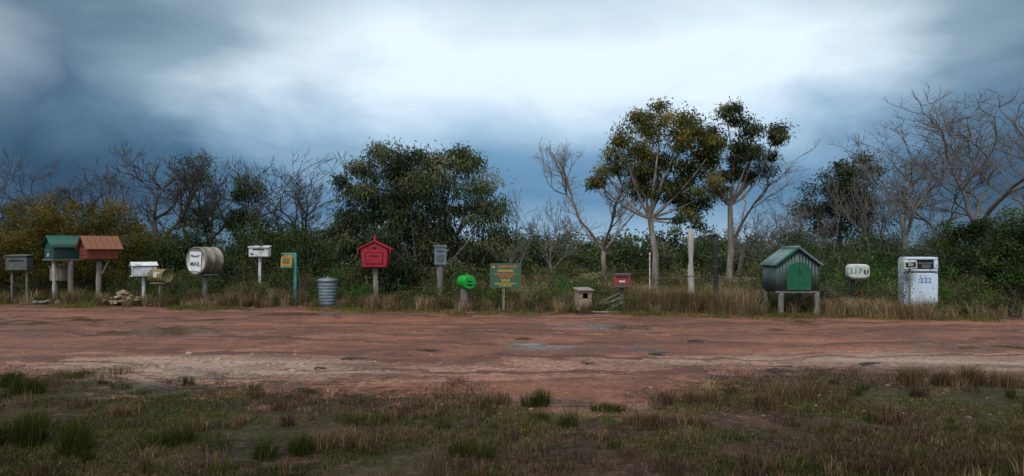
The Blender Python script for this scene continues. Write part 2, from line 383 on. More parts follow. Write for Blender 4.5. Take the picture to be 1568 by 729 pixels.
V=np.stack([X,Y,Z+.005],-1).reshape(-1,3)[u]
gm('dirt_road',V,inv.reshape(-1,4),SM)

def rocks(name,P,S,m,par=None):
    bm=bmesh.new(); bmesh.ops.create_icosphere(bm,subdivisions=1,radius=1); bv=np.array([v.co[:] for v in bm.verts]); bf=np.array([[v.index for v in f.verts] for f in bm.faces]); bm.free()
    n=len(P); A=np.repeat(bv[None],n,0)*(1+R.normal(0,.16,(n,len(bv),1)))
    A=A*(np.array([1,.8,.55])*R.uniform(.7,1.3,(n,3)))[:,None]*S[:,None,None]
    a=R.uniform(0,6.28,n); ca,sa=np.cos(a)[:,None],np.sin(a)[:,None]
    A=np.stack([A[...,0]*ca-A[...,1]*sa,A[...,0]*sa+A[...,1]*ca,A[...,2]],-1)+P[:,None]
    Fc=(bf[None]+np.arange(n)[:,None,None]*len(bv)).reshape(-1,3)
    return mkobj(name,fastmesh(name,A.reshape(-1,3),Fc),par,m)
n=7000; y=R.uniform(6.5,15,n); x=R.uniform(-1,1,n)*y*.8; S=R.exponential(.007,n)+.004
k=sn(x,y,1.2,31)+R.normal(0,.4,n)>.2; x,y,S=x[k],y[k],S[k]
M['gravel']=mat('gravel_stone',(.30,.17,.12),.9,var=.5)
rocks('gravel',np.stack([x,y,hh(x,y)+.004],1),S,M['gravel'])
n=90; x=R.normal(sx(350,9),.7,n); y=R.normal(9.6,.4,n); rocks('pale_stones',np.stack([x,y,hh(x,y)+.006],1),R.exponential(.012,n)+.008,M['stone'])
for (px,py,l) in [(540,551,.35),(1100,583,.3),(660,538,.35),(1065,522,.3),(1195,572,.35),(1010,545,.3),(800,520,.3),(1330,560,.3),(490,566,.2),(900,560,.2)]:
    d=gnd(px,py); x0=sx(px,d); z=float(hh(np.array([x0]),np.array([d]))[0])+.006
    o=[]
    for j in range(5):
        aa=R.uniform(-.7,.7); c0=R.normal(size=2)*.05; ll_=l*R.uniform(.4,1)
        o.append([np.array([c0[0]+math.cos(aa)*ll_*(t-.5)+R.normal()*.01,c0[1]+math.sin(aa)*ll_*(t-.5)+R.normal()*.01,.012+.02*math.sin(t*3)*R.random()]) for t in np.linspace(0,1,5)])
    V,q=tubes(np.array(o),np.tile(np.linspace(.010,.004,5),(5,1)),5); e=mkobj('fallen_twigs',fastmesh('fb',V,q),None,M['bark_dk']); e.location=(x0,d,z)

# ================= grass =================
def tuft(cx,cy,n,h,rad,lean=.6,w=.005):
    a=R.uniform(0,6.28,n); r=rad*np.sqrt(R.uniform(0,1,n)); x=cx+np.cos(a)*r; y=cy+np.sin(a)*r
    return np.stack([x,y,hh(x,y)-.01],1),h*R.uniform(.5,1.1,n),np.full(n,w),R.uniform(.1,lean,n)
def mass(name,parts,m):
    V=[];Fc=[];T=[];o=0
    for v,f,t in parts: V.append(v);Fc.append(f+o);T.append(t);o+=len(v)
    return mkobj(name,fastmesh(name,np.concatenate(V),np.concatenate(Fc),np.concatenate(T)),None,m)
def scatter_near(n,cond,y0=3.6,y1=10.8,sp=.80):
    y=R.uniform(y0,y1,n); x=R.uniform(-1,1,n)*y*sp
    rd=roadd(x,y); k=cond(x,y,rd); return x[k],y[k]
gp=[];dp=[];sp_=[]
x,y=scatter_near(260000,lambda x,y,rd:(rd<R.normal(.05,.35,len(x))+1.1*sn(x,y,2.6,40))&(sn(x,y,1.5,41)+.8*sn(x,y,5,42)+R.normal(0,.3,len(x))>.16))
n=len(x); gp.append(blades(np.stack([x,y,hh(x,y)-.004],1),R.uniform(.012,.045,n),R.uniform(.004,.008,n),R.uniform(.2,.9,n),np.clip(.55+.35*sn(x,y,1.1,43)+R.normal(0,.18,n)-np.clip(6.0-y,0,2)*.18,0,1)))  # blade tint darkens towards the camera, a vignette painted into the grass
x,y=scatter_near(150000,lambda x,y,rd:(rd<R.normal(-.1,.35,len(x))+.9*sn(x,y,2.4,44))&(sn(x,y,1.3,45)+.8*sn(x,y,4,46)+R.normal(0,.3,len(x))>.22))
n=len(x); dp.append(blades(np.stack([x,y,hh(x,y)-.004],1),R.uniform(.02,.07,n),R.uniform(.004,.007,n),R.uniform(.3,.95,n),np.clip(.45+R.normal(0,.22,n)-np.clip(6.0-y,0,2)*.12,0,1)))  # litter tint also darkened nearest the camera to imitate vignette
def tufts(cnt,lst,n,h,rad,cond,tb,y0=3.6,y1=9.6,w=.005,ts=.15):
    x,y=scatter_near(cnt,cond,y0,y1)
    for cx,cy in zip(x,y):
        P,H,W,Ln=tuft(cx,cy,int(n*R.uniform(.3,1.3)),h*R.uniform(.35,1.5),rad*R.uniform(.5,1.4),.85,w)
        lst.append(blades(P,H,W,Ln,np.clip(R.normal(tb+R.normal(0,.17),ts,len(P)),0,1)))
tufts(170,gp,70,.11,.09,lambda x,y,rd:rd<.9*sn(x,y,2.6,40),.35)
tufts(250,dp,80,.11,.11,lambda x,y,rd:(rd<.9*sn(x,y,2.4,44)),.42,w=.004)
tufts(170,sp_,50,.13,.08,lambda x,y,rd:(rd<.1)&(x>-1),.3)
tufts(80,sp_,40,.12,.07,lambda x,y,rd:(rd<.3),.3)
for px,py,h,g in [(745,622,.19,0),(835,622,.26,1),(1080,622,.22,0),(1200,618,.30,0),(1240,612,.26,0),(1160,625,.2,0),(1400,600,.30,0),(1440,604,.26,0),(1480,602,.3,0),(1540,606,.26,0),(60,690,.38,1),(120,700,.36,1),(20,680,.36,1),(430,710,.22,1),(990,660,.18,0),(1060,655,.16,0),(640,650,.12,0),(20,600,.28,1),(45,608,.22,1),(850,655,.14,1),(930,630,.12,1),(1350,640,.2,0),(360,660,.14,0),(250,690,.2,1),(180,640,.15,0),(550,690,.2,0),(700,700,.18,1)]:
    d=gnd(px,py)
    for j in range(3):
        P,H,W,Ln=tuft(sx(px,d)+R.normal()*.12,d+R.normal()*.08,150,h*R.uniform(.7,1),.09,.9,.005)
        (gp if g else sp_).append(blades(P,H,W,Ln,np.clip(R.normal(.32,.2,len(P)),0,1)))
def row_tufts(cnt,lst,n,h,rad,tb,o0,o1,x0=-18,x1=15,w=.009,seed=0,thr=-9):
    x=R.uniform(x0,x1,cnt); y=yfar(x)+R.uniform(o0,o1,cnt); k=sn(x,y,.9,seed)>thr
    for cx,cy in zip(x[k],y[k]):
        P,H,W,Ln=tuft(cx,cy,int(n*R.uniform(.5,1.4)),h*R.uniform(.5,1.3),rad*R.uniform(.6,1.3),.8,w)
        lst.append(blades(P,H,W,Ln,np.clip(R.normal(tb+R.normal(0,.15),.17,len(P)),0,1)))
row_tufts(560,gp,60,.13,.28,.85,-.6,.8,seed=60,thr=-.2)
row_tufts(420,sp_,80,.42,.16,.5,.2,2.6,seed=61)
row_tufts(280,gp,80,.38,.16,.65,.4,3.2,seed=62)
row_tufts(110,sp_,140,.62,.25,.5,.4,1.6,x0=3.2,x1=6.2,seed=63)
row_tufts(80,sp_,120,.38,.25,.6,.1,1.4,x0=8,x1=10,seed=64)
row_tufts(500,gp,40,.3,.4,.85,6,22,x0=-2,x1=18,w=.02,seed=65,thr=0)
row_tufts(260,sp_,50,.4,.4,.5,5,22,x0=-2,x1=18,w=.02,seed=66,thr=0)
mass('grass',gp,L['grass']); mass('dead_heath_litter',dp,L['dead']); mass('dry_grass',sp_,L['straw'])

# ================= scrub masses =================
def shrubs(name,items,lm,nleaf,ll,lw,droop=-.5,sig=.13,dens=26):
    lob=[((x,y,h*.45),(w/2,w/2,h*.5)) for x,y,w,h in items]
    (V,q,T),subs=crown(lob,dens=dens,nleaf=nleaf,sig=sig,ll=ll,lw=lw,droop=droop,tb=.2)
    o=mkobj(name,fastmesh(name,V,q,T),None,L[lm])
    P=[];Qr=[]
    for p,c in subs:
        b=np.array([c[0]+R.normal()*.08,c[1]+R.normal()*.08,0]); tip=p+(p-b)*R.uniform(.0,.4)
        t=np.linspace(0,1,5)[:,None]; P.append((1-t)*b+t*tip+R.normal(size=(5,3))*.03*np.array([[0],[1],[1],[1],[.5]])); Qr.append(np.linspace(.010,.004,5))
    V,q=tubes(P,Qr,4); o2=mkobj('stems',fastmesh('stems',V,q),o,M['bark_gr'])
    return o
def rowitems(cnt,x0,x1,o0,o1,w,h):
    x=R.uniform(x0,x1,cnt); y=yfar(x)+R.uniform(o0,o1,cnt); out=[]
    for a,b in zip(x,y): out.append((a,b,w*R.uniform(.5,1.5),h*R.uniform(.4,1.4)))
    return out
shrubs('heath_scrub',rowitems(120,-18,-1,1.7,4.2,.9,.95)+rowitems(90,-1,15,1.4,3.6,.8,.72)+rowitems(80,-13,13,.6,1.8,.6,.45),'scrub',120,.075,.02)
shrubs('green_undergrowth',rowitems(34,-13,3,1.2,3.2,.8,.85)+[(sx(285,20.5),20.8,.9,.9),(sx(965,18.6),18.0,.8,.5),(sx(540,20.6),20.4,.9,.7),(sx(740,18.6),19.0,.8,.7),(sx(850,19.5),20,.9,.9),(sx(1120,18),18.4,.8,.6),(sx(940,18),17.8,.6,.4)]+rowitems(20,7,15,1.5,3,1,.95),'green',140,.075,.022)
shrubs('dead_twiggy_scrub',rowitems(70,-12,13,1.2,3.5,.8,.85),'dead',50,.09,.010)
it=[]
for i in range(70):
    d=R.uniform(25,32); px=R.uniform(-60,540); it.append((sx(px,d),d,R.uniform(1.2,2.6),R.uniform(1.0,3.1)))
for i in range(26):
    d=R.uniform(23,25); px=R.uniform(240,560); it.append((sx(px,d),d,R.uniform(.9,1.8),R.uniform(1.0,2.2)))
shrubs('thicket',it,'dark',150,.12,.04,droop=.1,sig=.2,dens=15)
it=[]
for i in range(65):
    d=R.uniform(24,40); px=R.uniform(1190,1640); it.append((sx(px,d),d,R.uniform(1.2,2.8),R.uniform(1.0,3.2)))
shrubs('thicket',it,'wattle',150,.13,.042,droop=.1,sig=.22,dens=13)
it=[]
for i in range(110):
    d=R.uniform(48,85); px=R.uniform(-80,1650); it.append((sx(px,d),d,R.uniform(2.,5.5),R.uniform(1.4,4.)))
for i in range(36):
    d=R.uniform(44,55); px=R.uniform(740,1240); it.append((sx(px,d),d,R.uniform(2.,3.5),R.uniform(1.2,3.2)))
shrubs('distant_bushland',it,'wattle',100,.28,.11,droop=.1,sig=.33,dens=7)
it=[]
for i in range(40):
    d=R.uniform(26,44); px=R.uniform(780,1250); it.append((sx(px,d),d,R.uniform(.8,1.8),R.uniform(.4,1.2)))
shrubs('field_scrub',it,'scrub',120,.12,.035,sig=.17,dens=16)
it=[(sx(858,27),27,1.0,1.15),(sx(1230,30),30,2.2,1.9),(sx(1255,33),33,2,1.9),(sx(1180,36),36,2,1.7),(sx(1330,27),27,2,1.9)]
shrubs('green_bush',it,'green',150,.10,.035,sig=.17,dens=24)

# ================= trees & large bushes =================
leafy_tree('wattle_bush',640,22.3,[(595,262,42,28),(618,240,22,16),(556,300,32,36),(642,290,42,40),(648,254,26,20),(662,242,14,12),(700,266,32,26),(728,310,34,38),(545,365,30,45),(600,345,50,50),(620,390,50,50),(680,350,48,45),(690,400,55,45),(742,385,32,42),(590,430,60,38),(690,440,55,32),(580,232,16,9),(704,236,16,9),(540,440,32,30),(755,360,16,28),(720,250,16,12),(565,255,16,16),(530,330,16,24),(750,320,14,18)],'wattle','bark_gr',r0=.09,fork=(0,0,.5),dens=21,nleaf=270,sig=.21,ll=.18,lw=.036,droop=.9,dy=.8,tb=.2)
leafy_tree('teatree_bush',110,23.6,[(40,350,50,36),(110,332,56,28),(170,342,50,28),(212,358,32,26),(20,400,50,42),(100,388,60,45),(170,395,50,40),(228,385,26,20),(-20,370,40,40),(60,430,60,30),(200,430,30,30),(150,440,50,25)],'teatree','bark_dk',r0=.07,fork=(0,0,.4),dens=24,nleaf=300,sig=.19,ll=.09,lw=.03,droop=-.5,dy=.8,tb=.18)
leafy_tree('dark_bush',1510,19.3,[(1490,365,46,28),(1550,365,42,38),(1475,405,38,36),(1530,420,55,42),(1452,435,30,34),(1590,415,50,62),(1500,455,50,25),(1465,350,22,14),(1560,340,28,17),(1440,470,22,18)],'dark','bark_dk',r0=.06,fork=(0,0,.3),dens=22,nleaf=280,sig=.16,ll=.11,lw=.034,droop=.3,dy=.8,tb=.2)
leafy_tree('eucalyptus_tree',1003,32,[(975,190,34,20),(1008,182,24,15),(1035,214,38,24),(962,232,30,20),(1000,254,34,24),(930,260,20,12),(1055,256,30,24),(1058,194,20,13),(1035,292,38,20),(1078,232,15,24),(985,290,20,14),(1068,322,22,20),(915,282,16,9),(1045,184,16,9),(1050,335,16,12),(948,210,16,10),(1085,285,10,22)],'gum','bark_pale',r0=.15,fork=(995,335),dens=18,nleaf=250,sig=.22,ll=.19,lw=.055,droop=.8,dy=1.3,tb=.22)
leafy_tree('eucalyptus_tree',1116,33,[(1113,174,24,14),(1150,200,24,14),(1178,210,16,22),(1098,206,16,18),(1140,230,24,15),(1176,248,14,17),(1120,258,24,15),(1156,266,18,12),(1102,288,12,11),(1086,245,9,14),(1132,188,18,9),(1162,228,14,10)],'gum_dk','bark_pale',r0=.15,fork=(1118,315),dens=20,nleaf=250,sig=.21,ll=.19,lw=.055,droop=.8,dy=1.3,tb=.2)
leafy_tree('round_crowned_tree',1285,36,[(1290,260,38,16),(1262,288,32,22),(1312,288,30,24),(1285,316,40,24),(1240,320,18,12),(1320,322,22,16),(1290,345,36,16)],'gum_dk','bark_gr',r0=.14,fork=(1285,355),dens=15,nleaf=270,sig=.25,ll=.18,lw=.06,droop=.3,dy=1.2,tb=.16)
leafy_tree('small_tree',392,29,[(388,282,20,14),(405,300,14,12),(372,300,12,8),(350,345,26,18),(395,345,28,22),(375,325,14,8)],'dark','bark_gr',r0=.08,fork=(385,335),dens=20,nleaf=200,sig=.2,ll=.14,lw=.045,droop=.2,dy=.6)
leafy_tree('small_tree',290,29.5,[(300,252,16,10),(312,272,14,10),(285,340,26,18),(310,330,20,14),(265,365,20,12)],'dark','bark_dk',r0=.08,fork=(278,335),dens=20,nleaf=180,sig=.2,ll=.14,lw=.045,droop=.2,dy=.6)
bare_tree('bare_tree',95,31,234,6.0,4,6,1,'bark_dk',.09,fork=.2,o=1.0)
bare_tree('bare_tree',165,33,250,3.2,3,5,22,'bark_dk',.07,fork=.3)
bare_tree('bare_tree',238,28,214,3.8,2,6,3,'bark_dk',.14,fork=.3,lean=.05)
bare_tree('bare_tree',320,31,226,4.4,3,6,4,'bark_dk',.11,fork=.3)
bare_tree('bare_tree',375,31,240,3.0,2,5,24,'bark_dk',.08,fork=.3)
bare_tree('bare_tree',462,29,238,3.8,3,6,5,'bark_dk',.11,fork=.2)
bare_tree('bare_tree',600,24,216,2.8,3,5,6,'bark_dk',.05,fork=.4)
bare_tree('bare_tree',700,24,222,2.6,3,5,7,'bark_dk',.05,fork=.4)
bare_tree('bare_tree',790,30,288,1.8,3,5,8,'bark_gr',.05)
bare_tree('dead_gum_tree',925,36,196,6.,3,6,9,'bark_pale',.12,fork=.2,o=.9)
bare_tree('bare_tree',845,33,300,2.6,3,5,10,'bark_gr',.06)
bare_tree('bare_tree',1135,38,215,5.6,2,5,11,'bark_pale',.10,fork=.4)
bare_tree('bare_tree',1240,34,275,4.4,4,6,12,'bark_gr',.08,fork=.1,o=1.2)
bare_tree('bare_tree',1160,34,300,3.,3,5,32,'bark_gr',.06)
bare_tree('bare_tree',1385,29,166,4.6,3,6,13,'bark_gr',.12,fork=.30,o=.6)
bare_tree('bare_tree',1335,31,250,3.0,3,5,33,'bark_gr',.07)
bare_tree('bare_tree',1500,29,122,5.2,3,6,14,'bark_gr',.16,fork=.28,o=.6)
bare_tree('bare_tree',1440,32,205,3.4,2,6,15,'bark_gr',.09,fork=.3)
bare_tree('bare_tree',1610,30,135,5,3,6,16,'bark_gr',.12,fork=.3)
bare_tree('bare_tree',10,34,290,3,3,5,17,'bark_dk',.06)

# ================= letterboxes =================
H=math.pi/2
d=22.; p=empty('grey_letterbox',(sx(30,d),d,0),.15)
prism('box_body',p,[(-.31,1.0),(.31,1.0),(.31,1.36),(.25,1.45),(-.25,1.45),(-.31,1.36)],-.2,.2,M['grey'])
box('lid',p,(.68,.46,.025),(0,-.01,1.47),M['grey'],(.08,0,0)); box('slot',p,(.4,.01,.05),(0,-.205,1.3),M['dark'])
for x_ in (-.22,.22): post('leg',p,[(x_,0,-.1),(x_,0,1.0)],.035,M['wood_grey'])
d=21.7; p=empty('green_house_letterbox',(sx(97,d),d,0),-.62)
gable(p,.66,.82,1.36,1.78,2.08,M['green_dk'],M['green_roof'],oh=.09)
box('flap',p,(.3,.015,.12),(0,-.418,1.62),M['green_roof']); text(p,'357',.13,(0,-.43,1.48),M['paper'])
box('gable_trim',p,(.70,.02,.03),(0,-.42,1.375),M['green_roof']); box('shelf_board',p,(.75,.9,.03),(0,0,1.335),M['wood'])
post('leg_log',p,[(.3,.1,-.1),(.28,.1,1.33)],.085,M['wood_grey']); post('leg',p,[(-.28,-.1,-.1),(-.26,-.1,1.32)],.05,M['wood'])
post('leg_front',p,[(.12,-.3,-.1),(.1,-.3,1.32)],.05,M['wood_pale'])
box('crate',p,(.42,.35,.42),(-.12,-.05,.88),M['wood'],(0,0,.4)); box('crate_lid',p,(.5,.42,.03),(-.12,-.05,1.11),M['wood_grey'],(0,0,.4))
d=21.5; p=empty('red_house_letterbox',(sx(152,d),d,0),-.72)
gable(p,.74,.86,1.36,1.74,2.06,M['redbrown'],M['terra'],oh=.11,corrug=False)
for i in range(4): box('side_slat',p,(.02,.84,.085),(.378,0,1.41+i*.095),M['redbrown'],(0,.12,0))
for i in range(3): box('front_slat',p,(.70,.02,.09),(0,-.44,1.42+i*.11),M['redbrown'])
box('slot',p,(.3,.012,.04),(0,-.455,1.76),M['dark'])
post('post',p,[(-.1,0,-.1),(.0,0,1.36)],.075,M['wood']); post('brace',p,[(.1,.05,.9),(.25,.2,1.35)],.03,M['wood'])
d=20.4; n=80; a=R.uniform(0,6.28,n); r=np.abs(R.normal(0,.28,n)); x=sx(188,d)+np.cos(a)*r*1.2; y=d+np.sin(a)*r*.6; z=np.clip(.46-.7*r,0.05,.44)*R.uniform(.25,1,n)
rocks('rock_pile',np.stack([x,y,z],1),R.uniform(.06,.11,n),M['stone'])
rocks('concrete_rubble',np.stack([R.uniform(-1,1,9)+sx(95,20.6),R.uniform(20.6,21.,9),R.uniform(.02,.08,9)],1),R.uniform(.07,.16,9),M['wood_grey'])
def arch(w,h,n=10,z0=0):
    r=w/2; pts=[(-r,z0),(r,z0)]
    for i in range(n+1):
        a=math.pi*i/n; pts.append((r*math.cos(a),z0+h-r*.75+r*.75*math.sin(a)))
    return pts
d=21; p=empty('white_letterbox',(sx(220,d),d,0),-.9)
prism('box_body',p,arch(.40,.36,z0=.84),-.33,.33,M['white'],bev=.004); prism('door_rim',p,arch(.43,.385,z0=.83),-.36,-.325,M['white']); prism('door_recess',p,arch(.34,.30,z0=.87),-.372,-.355,M['dark'],bev=.002)
for s in (-1,1): box('lid_slope',p,(.26,.74,.02),(s*.115,0,1.215),M['white'],(0,s*.45,0))
post('post',p,[(0,0,-.1),(0,0,.84)],.05,M['white'])
def drum_x(par,r,l,m,z,rotz,ribs=2,tilt=0):
    prof=[(.001,-l/2+.02),(r*.94,-l/2+.02),(r*.95,-l/2),(r*1.02,-l/2),(r*1.02,-l/2+.025),(r,-l/2+.03)]
    for k in range(ribs):
        c=-l/2+l*(k+1)/(ribs+1); prof+=[(r,c-.03),(r*1.035,c-.01),(r*1.035,c+.01),(r,c+.03)]
    prof+=[(r,l/2-.03),(r*1.02,l/2-.025),(r*1.02,l/2),(r*.95,l/2),(r*.94,l/2-.02),(.001,l/2-.02)]
    return lathe('drum',par,prof,m,(0,0,z),(H,tilt,rotz))
d=20.5; p=empty('khaki_drum_letterbox',(sx(246,d),d,0),.0)
drum_x(p,.20,.60,M['olive'],1.03-.16,1.15,2)
box('cradle',p,(.5,.3,.03),(0,0,.65),M['wood']); box('hatch',p,(.3,.02,.16),(.02,-.205,.90),M['cream'],(0,0,-.15)); post('post',p,[(0,0,-.1),(0,0,.65)],.05,M['wood'])
d=20.6; p=empty('mail_drum_letterbox',(sx(314,d),d,0),-.42)
drum_x(p,.41,.66,M['tin'],1.32,0,1)
lathe('end_plate',p,[(.001,0),(.37,0),(.37,.01)],M['cream'],(0,-.322,1.32),(H,0,0))
box('notice_card',p,(.46,.008,.58),(.0,-.352,1.30),M['paper'],(0,.04,0),.001)
text(p,'MAIL',.19,(.0,-.36,1.22),M['ktext']); text(p,'Please!!',.12,(.0,-.36,1.46),M['ktext'])
box('cradle',p,(.6,.5,.04),(0,0,.90),M['wood_grey']); post('post',p,[(0,0,-.1),(0,0,.9)],.07,M['wood_grey'])
d=21; p=empty('white_post_letterbox',(sx(398,d),d,0),.1)
box('box_body',p,(.58,.34,.30),(0,0,1.58),M['white'],bev=.02); box('lid',p,(.62,.40,.03),(0,-.01,1.745),M['white'],(.1,0,0))
box('slot',p,(.34,.01,.04),(0,-.175,1.66),M['dark']); box('rust_patch',p,(.07,.01,.05),(-.2,-.174,1.52),M['bark_dk'])
lathe('bird_body',p,[(.001,-.09),(.03,-.05),(.045,0),(.03,.05),(.012,.09),(.001,.1)],M['black'],(-.2,0,1.80),(0,1.2,0),12); lathe('bird_head',p,[(.001,-.03),(.025,-.01),(.025,.01),(.001,.03)],M['black'],(-.29,0,1.85),(0,0,0),12)
lathe('ornament',p,[(.001,-.09),(.03,-.05),(.045,0),(.03,.05),(.012,.09),(.001,.1)],M['black'],(.05,0,1.80),(0,1.2,0),12)
box('post',p,(.075,.075,1.55),(0,0,.655),M['white'])
d=20.8; p=empty('yellow_letterbox',(sx(441,d),d,0),.05)
prism('box_body',p,arch(.32,.36,z0=1.14),-.2,.2,M['yellow']); box('front_plate',p,(.22,.01,.16),(0,-.207,1.32),M['olive']); box('base',p,(.36,.44,.03),(0,0,1.12),M['teal'])
box('post',p,(.085,.085,1.65),(.22,0,.70),M['teal']); box('arm',p,(.46,.06,.05),(.02,.03,1.53),M['teal'])
d=20.; p=empty('galvanised_bin',(sx(502,d),d,0))
pr=[(.001,0),(.26,0),(.265,.02)]
for i in range(7):
    z=.06+i*.09; r=.265+.025*i/7; pr+=[(r,z),(r+.008,z+.02),(r+.008,z+.03),(r,z+.05)]
pr+=[(.295,.72),(.305,.73),(.305,.75),(.29,.76)]
lathe('bin_body',p,pr,M['galv']); lathe('lid',p,[(.31,.745),(.315,.77),(.29,.785),(.15,.82),(.05,.83),(.001,.83)],M['galv']); lathe('lid_knob',p,[(.03,.83),(.03,.86),(.001,.865)],M['galv'],seg=12)
for s in (-1,1): box('handle',p,(.03,.12,.03),(s*.30,0,.55),M['galv'],bev=.01)
d=20; p=empty('red_barn_letterbox',(sx(575,d),d,0),.05)
prism('box_body',p,[(-.34,1.13),(.34,1.13),(.39,1.66),(0,1.86),(-.39,1.66)],-.25,.25,M['red'])
for s in (-1,1):
    prism('roof_slope',p,[(0,1.92),(s*.50,1.67),(s*.50,1.63),(0,1.88)],-.31,.31,M['red'])
    box('fascia',p,(.03,.03,.10),(s*.46,-.30,1.59),M['red'])
box('front_panel',p,(.46,.02,.30),(0,-.262,1.40),M['red']); box('letter_slot',p,(.30,.03,.05),(0,-.28,1.48),M['red_dk']); box('slot_gap',p,(.24,.01,.018),(0,-.298,1.48),M['dark'])
for a_,b_ in (((.50,.01,.012),(0,-.266,1.56)),((.50,.01,.012),(0,-.266,1.24)),((.012,.01,.33),(-.245,-.266,1.4)),((.012,.01,.33),(.245,-.266,1.4))): box('panel_joint',p,a_,b_,M['dark'],bev=0)
box('door_sill',p,(.66,.04,.03),(0,-.27,1.17),M['red']); box('door_line',p,(.44,.006,.008),(0,-.2745,1.33),M['red_dk'],bev=0)
box('finial',p,(.07,.07,.14),(0,-.1,1.94),M['red']); prism('finial_cap',p,[(-.06,2.0),(.06,2.0),(0,2.06)],-.16,-.04,M['red'])
box('number_plate',p,(.12,.01,.07),(0,-.256,1.70),M['dark'])
post('post',p,[(.02,0,-.1),(.0,0,1.13)],.075,M['wood'])
d=19.5; p=empty('small_grey_letterbox',(sx(674,d),d,0),.2)
prism('box_body',p,[(-.16,1.22),(.16,1.22),(.17,1.68),(.14,1.74),(-.14,1.74),(-.17,1.68)],-.14,.14,M['galv']); box('lid',p,(.38,.34,.02),(0,-.01,1.755),M['galv'],(.12,0,0)); box('slot',p,(.2,.01,.03),(0,-.145,1.6),M['dark']); box('door',p,(.22,.01,.2),(0,-.145,1.4),M['grey'])
post('post',p,[(.0,.0,-.1),(.0,0,1.24)],.085,M['wood_grey'])
d=18.5; p=empty('green_drum_letterbox',(sx(714,d),d,0),0)
q=empty('drum_mount',(0,0,.77)); q.parent=p; q.rotation_euler=(0,.12,.5)
prism('drum_body',q,[(.20*math.cos(a)*(1 if abs(math.cos(a))<.8 else .96),.18*math.sin(a)) for a in np.linspace(0,2*math.pi,16,endpoint=False)],-.22,.22,M['lime'],bev=.012)
prism('mouth',q,[(.11*math.cos(a),.07*math.sin(a)-.03) for a in np.linspace(0,2*math.pi,16,endpoint=False)],-.228,-.215,M['dark'],bev=.002)
box('handle',q,(.03,.16,.05),(0,0,.20),M['lime'],bev=.012); box('stripe',q,(.30,.01,.04),(0,-.232,-.03),M['lime'],(0,0,0))
box('post',p,(.18,.14,.68),(-.06,0,.24),M['wood_grey'])
d=18.2; p=empty('farm_gate_sign',(sx(774,d),d,0),.04)
box('board',p,(.80,.025,.66),(0,0,.955),M['sign'],bev=.003)
for s in (-1,1): box('edge_trim',p,(.015,.03,.66),(s*.4,0,.955),M['wood_grey'])
text(p,'FARM GATE',.095,(.05,-.018,1.19),M['otext']); text(p,'ORGANIC',.095,(0,-.018,1.08),M['ytext']); text(p,'FREE RANGE EGGS\nVEGETABLES',.07,(0,-.018,.96),M['otext'],sp=.9)
text(p,'SALE',.11,(0,-.018,.83),M['ytext']); text(p,'OPEN WEEKENDS 9-4\nPH 555 0142',.062,(0,-.018,.71),M['ytext'],sp=.9)
lathe('emblem',p,[(.001,0),(.045,0),(.045,.004)],M['otext'],(-.32,-.016,1.2),(H,0,0),20)
box('post',p,(.07,.06,1.3),(-.05,.045,.55),M['wood'])
d=18.1; p=empty('wooden_letterbox',(sx(893,d),d,0),.25)
for s in (-1,1): prism('side_panel',p,[(-.012,.04),(.012,.04),(.012,.56),(-.012,.56)],-.17,.17,M['wood_box'],(s*.17,0,0),bev=.002)
box('back_panel',p,(.33,.02,.50),(0,.16,.29),M['wood_box']); box('base',p,(.33,.32,.02),(0,0,.09),M['wood_box']); box('front_lower',p,(.325,.02,.26),(0,-.16,.23),M['wood_box']); box('front_upper',p,(.325,.02,.07),(0,-.16,.53),M['wood_box'])
for s in (-1,1): box('front_jamb',p,(.09,.02,.13),(s*.115,-.161,.43),M['wood_box'])
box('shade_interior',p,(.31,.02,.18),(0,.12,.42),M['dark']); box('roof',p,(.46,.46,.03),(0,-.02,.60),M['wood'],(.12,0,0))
d=18.3; p=empty('red_tin_letterbox',(sx(952,d),d,0),-.1)
prism('tin_body',p,[(-.21,.62),(.21,.62),(.225,.82),(.21,1.0),(-.21,1.0),(-.225,.82)],-.17,.17,M['red_dk'],bev=.015); box('rim',p,(.46,.38,.035),(0,0,.99),M['grey']); box('label',p,(.16,.01,.05),(.0,-.178,.80),M['cream']); box('slot',p,(.3,.01,.04),(0,-.178,.92),M['dark']); box('lower_band',p,(.44,.36,.04),(0,0,.66),M['grey'])
V,q=tubes(np.array([[(-.2,0,1.0),(-.15,0,1.18),(-.02,0,1.25),(.08,0,1.15),(.2,0,1.0)]]),np.full((1,5),.008),6); mkobj('wire_handle',fastmesh('wire',V,q),p,M['black'])
post('post',p,[(.0,.05,-.1),(.0,.05,.62)],.06,M['wood_grey'])
p=empty('plank_pile',(sx(925,18.),17.9,0))
for i in range(5): box('plank',p,(.95,.10,.03),(R.uniform(-.1,.1),i*.1-.1,.08+.05*i),M['wood_grey'],(R.uniform(-.2,.2),-.35+R.uniform(-.15,.15),R.uniform(-.3,.3)))
box('plank',p,(.8,.12,.03),(0,-.2,.03),M['wood_pale'],(0,.02,.1))
p=empty('split_wooden_pole',(sx(1058,18),18,0)); post('pole',p,[(.05,0,-.2),(-.01,0,1.1),(.0,0,2.17)],.075,M['wood_pale'],10,.3); box('splinter',p,(.04,.05,.4),(.06,0,1.9),M['wood_pale'],(0,.06,0)); box('knot_wire',p,(.17,.17,.02),(0,0,.95),M['grey'])
p=empty('black_pole',(sx(1096,17.9),17.9,0)); post('pole',p,[(.02,0,-.2),(-.02,0,2.0)],.062,M['black'],10,.1); box('cap',p,(.14,.14,.02),(-.02,0,2.01),M['black']); box('wire_band',p,(.14,.14,.015),(0,0,1.2),M['wood_grey'])
p=empty('white_stake',(sx(995,24),24,0)); post('stake',p,[(0,0,-.2),(0,0,1.55)],.02,M['white'],6); box('reflector',p,(.05,.01,.08),(0,-.022,1.45),M['otext'])
d=17.5; p=empty('corrugated_shed_letterbox',(sx(1210,d),d,0),.0)
w=1.06; dp_=.95; z0=.62; ze=1.28; zp=1.68
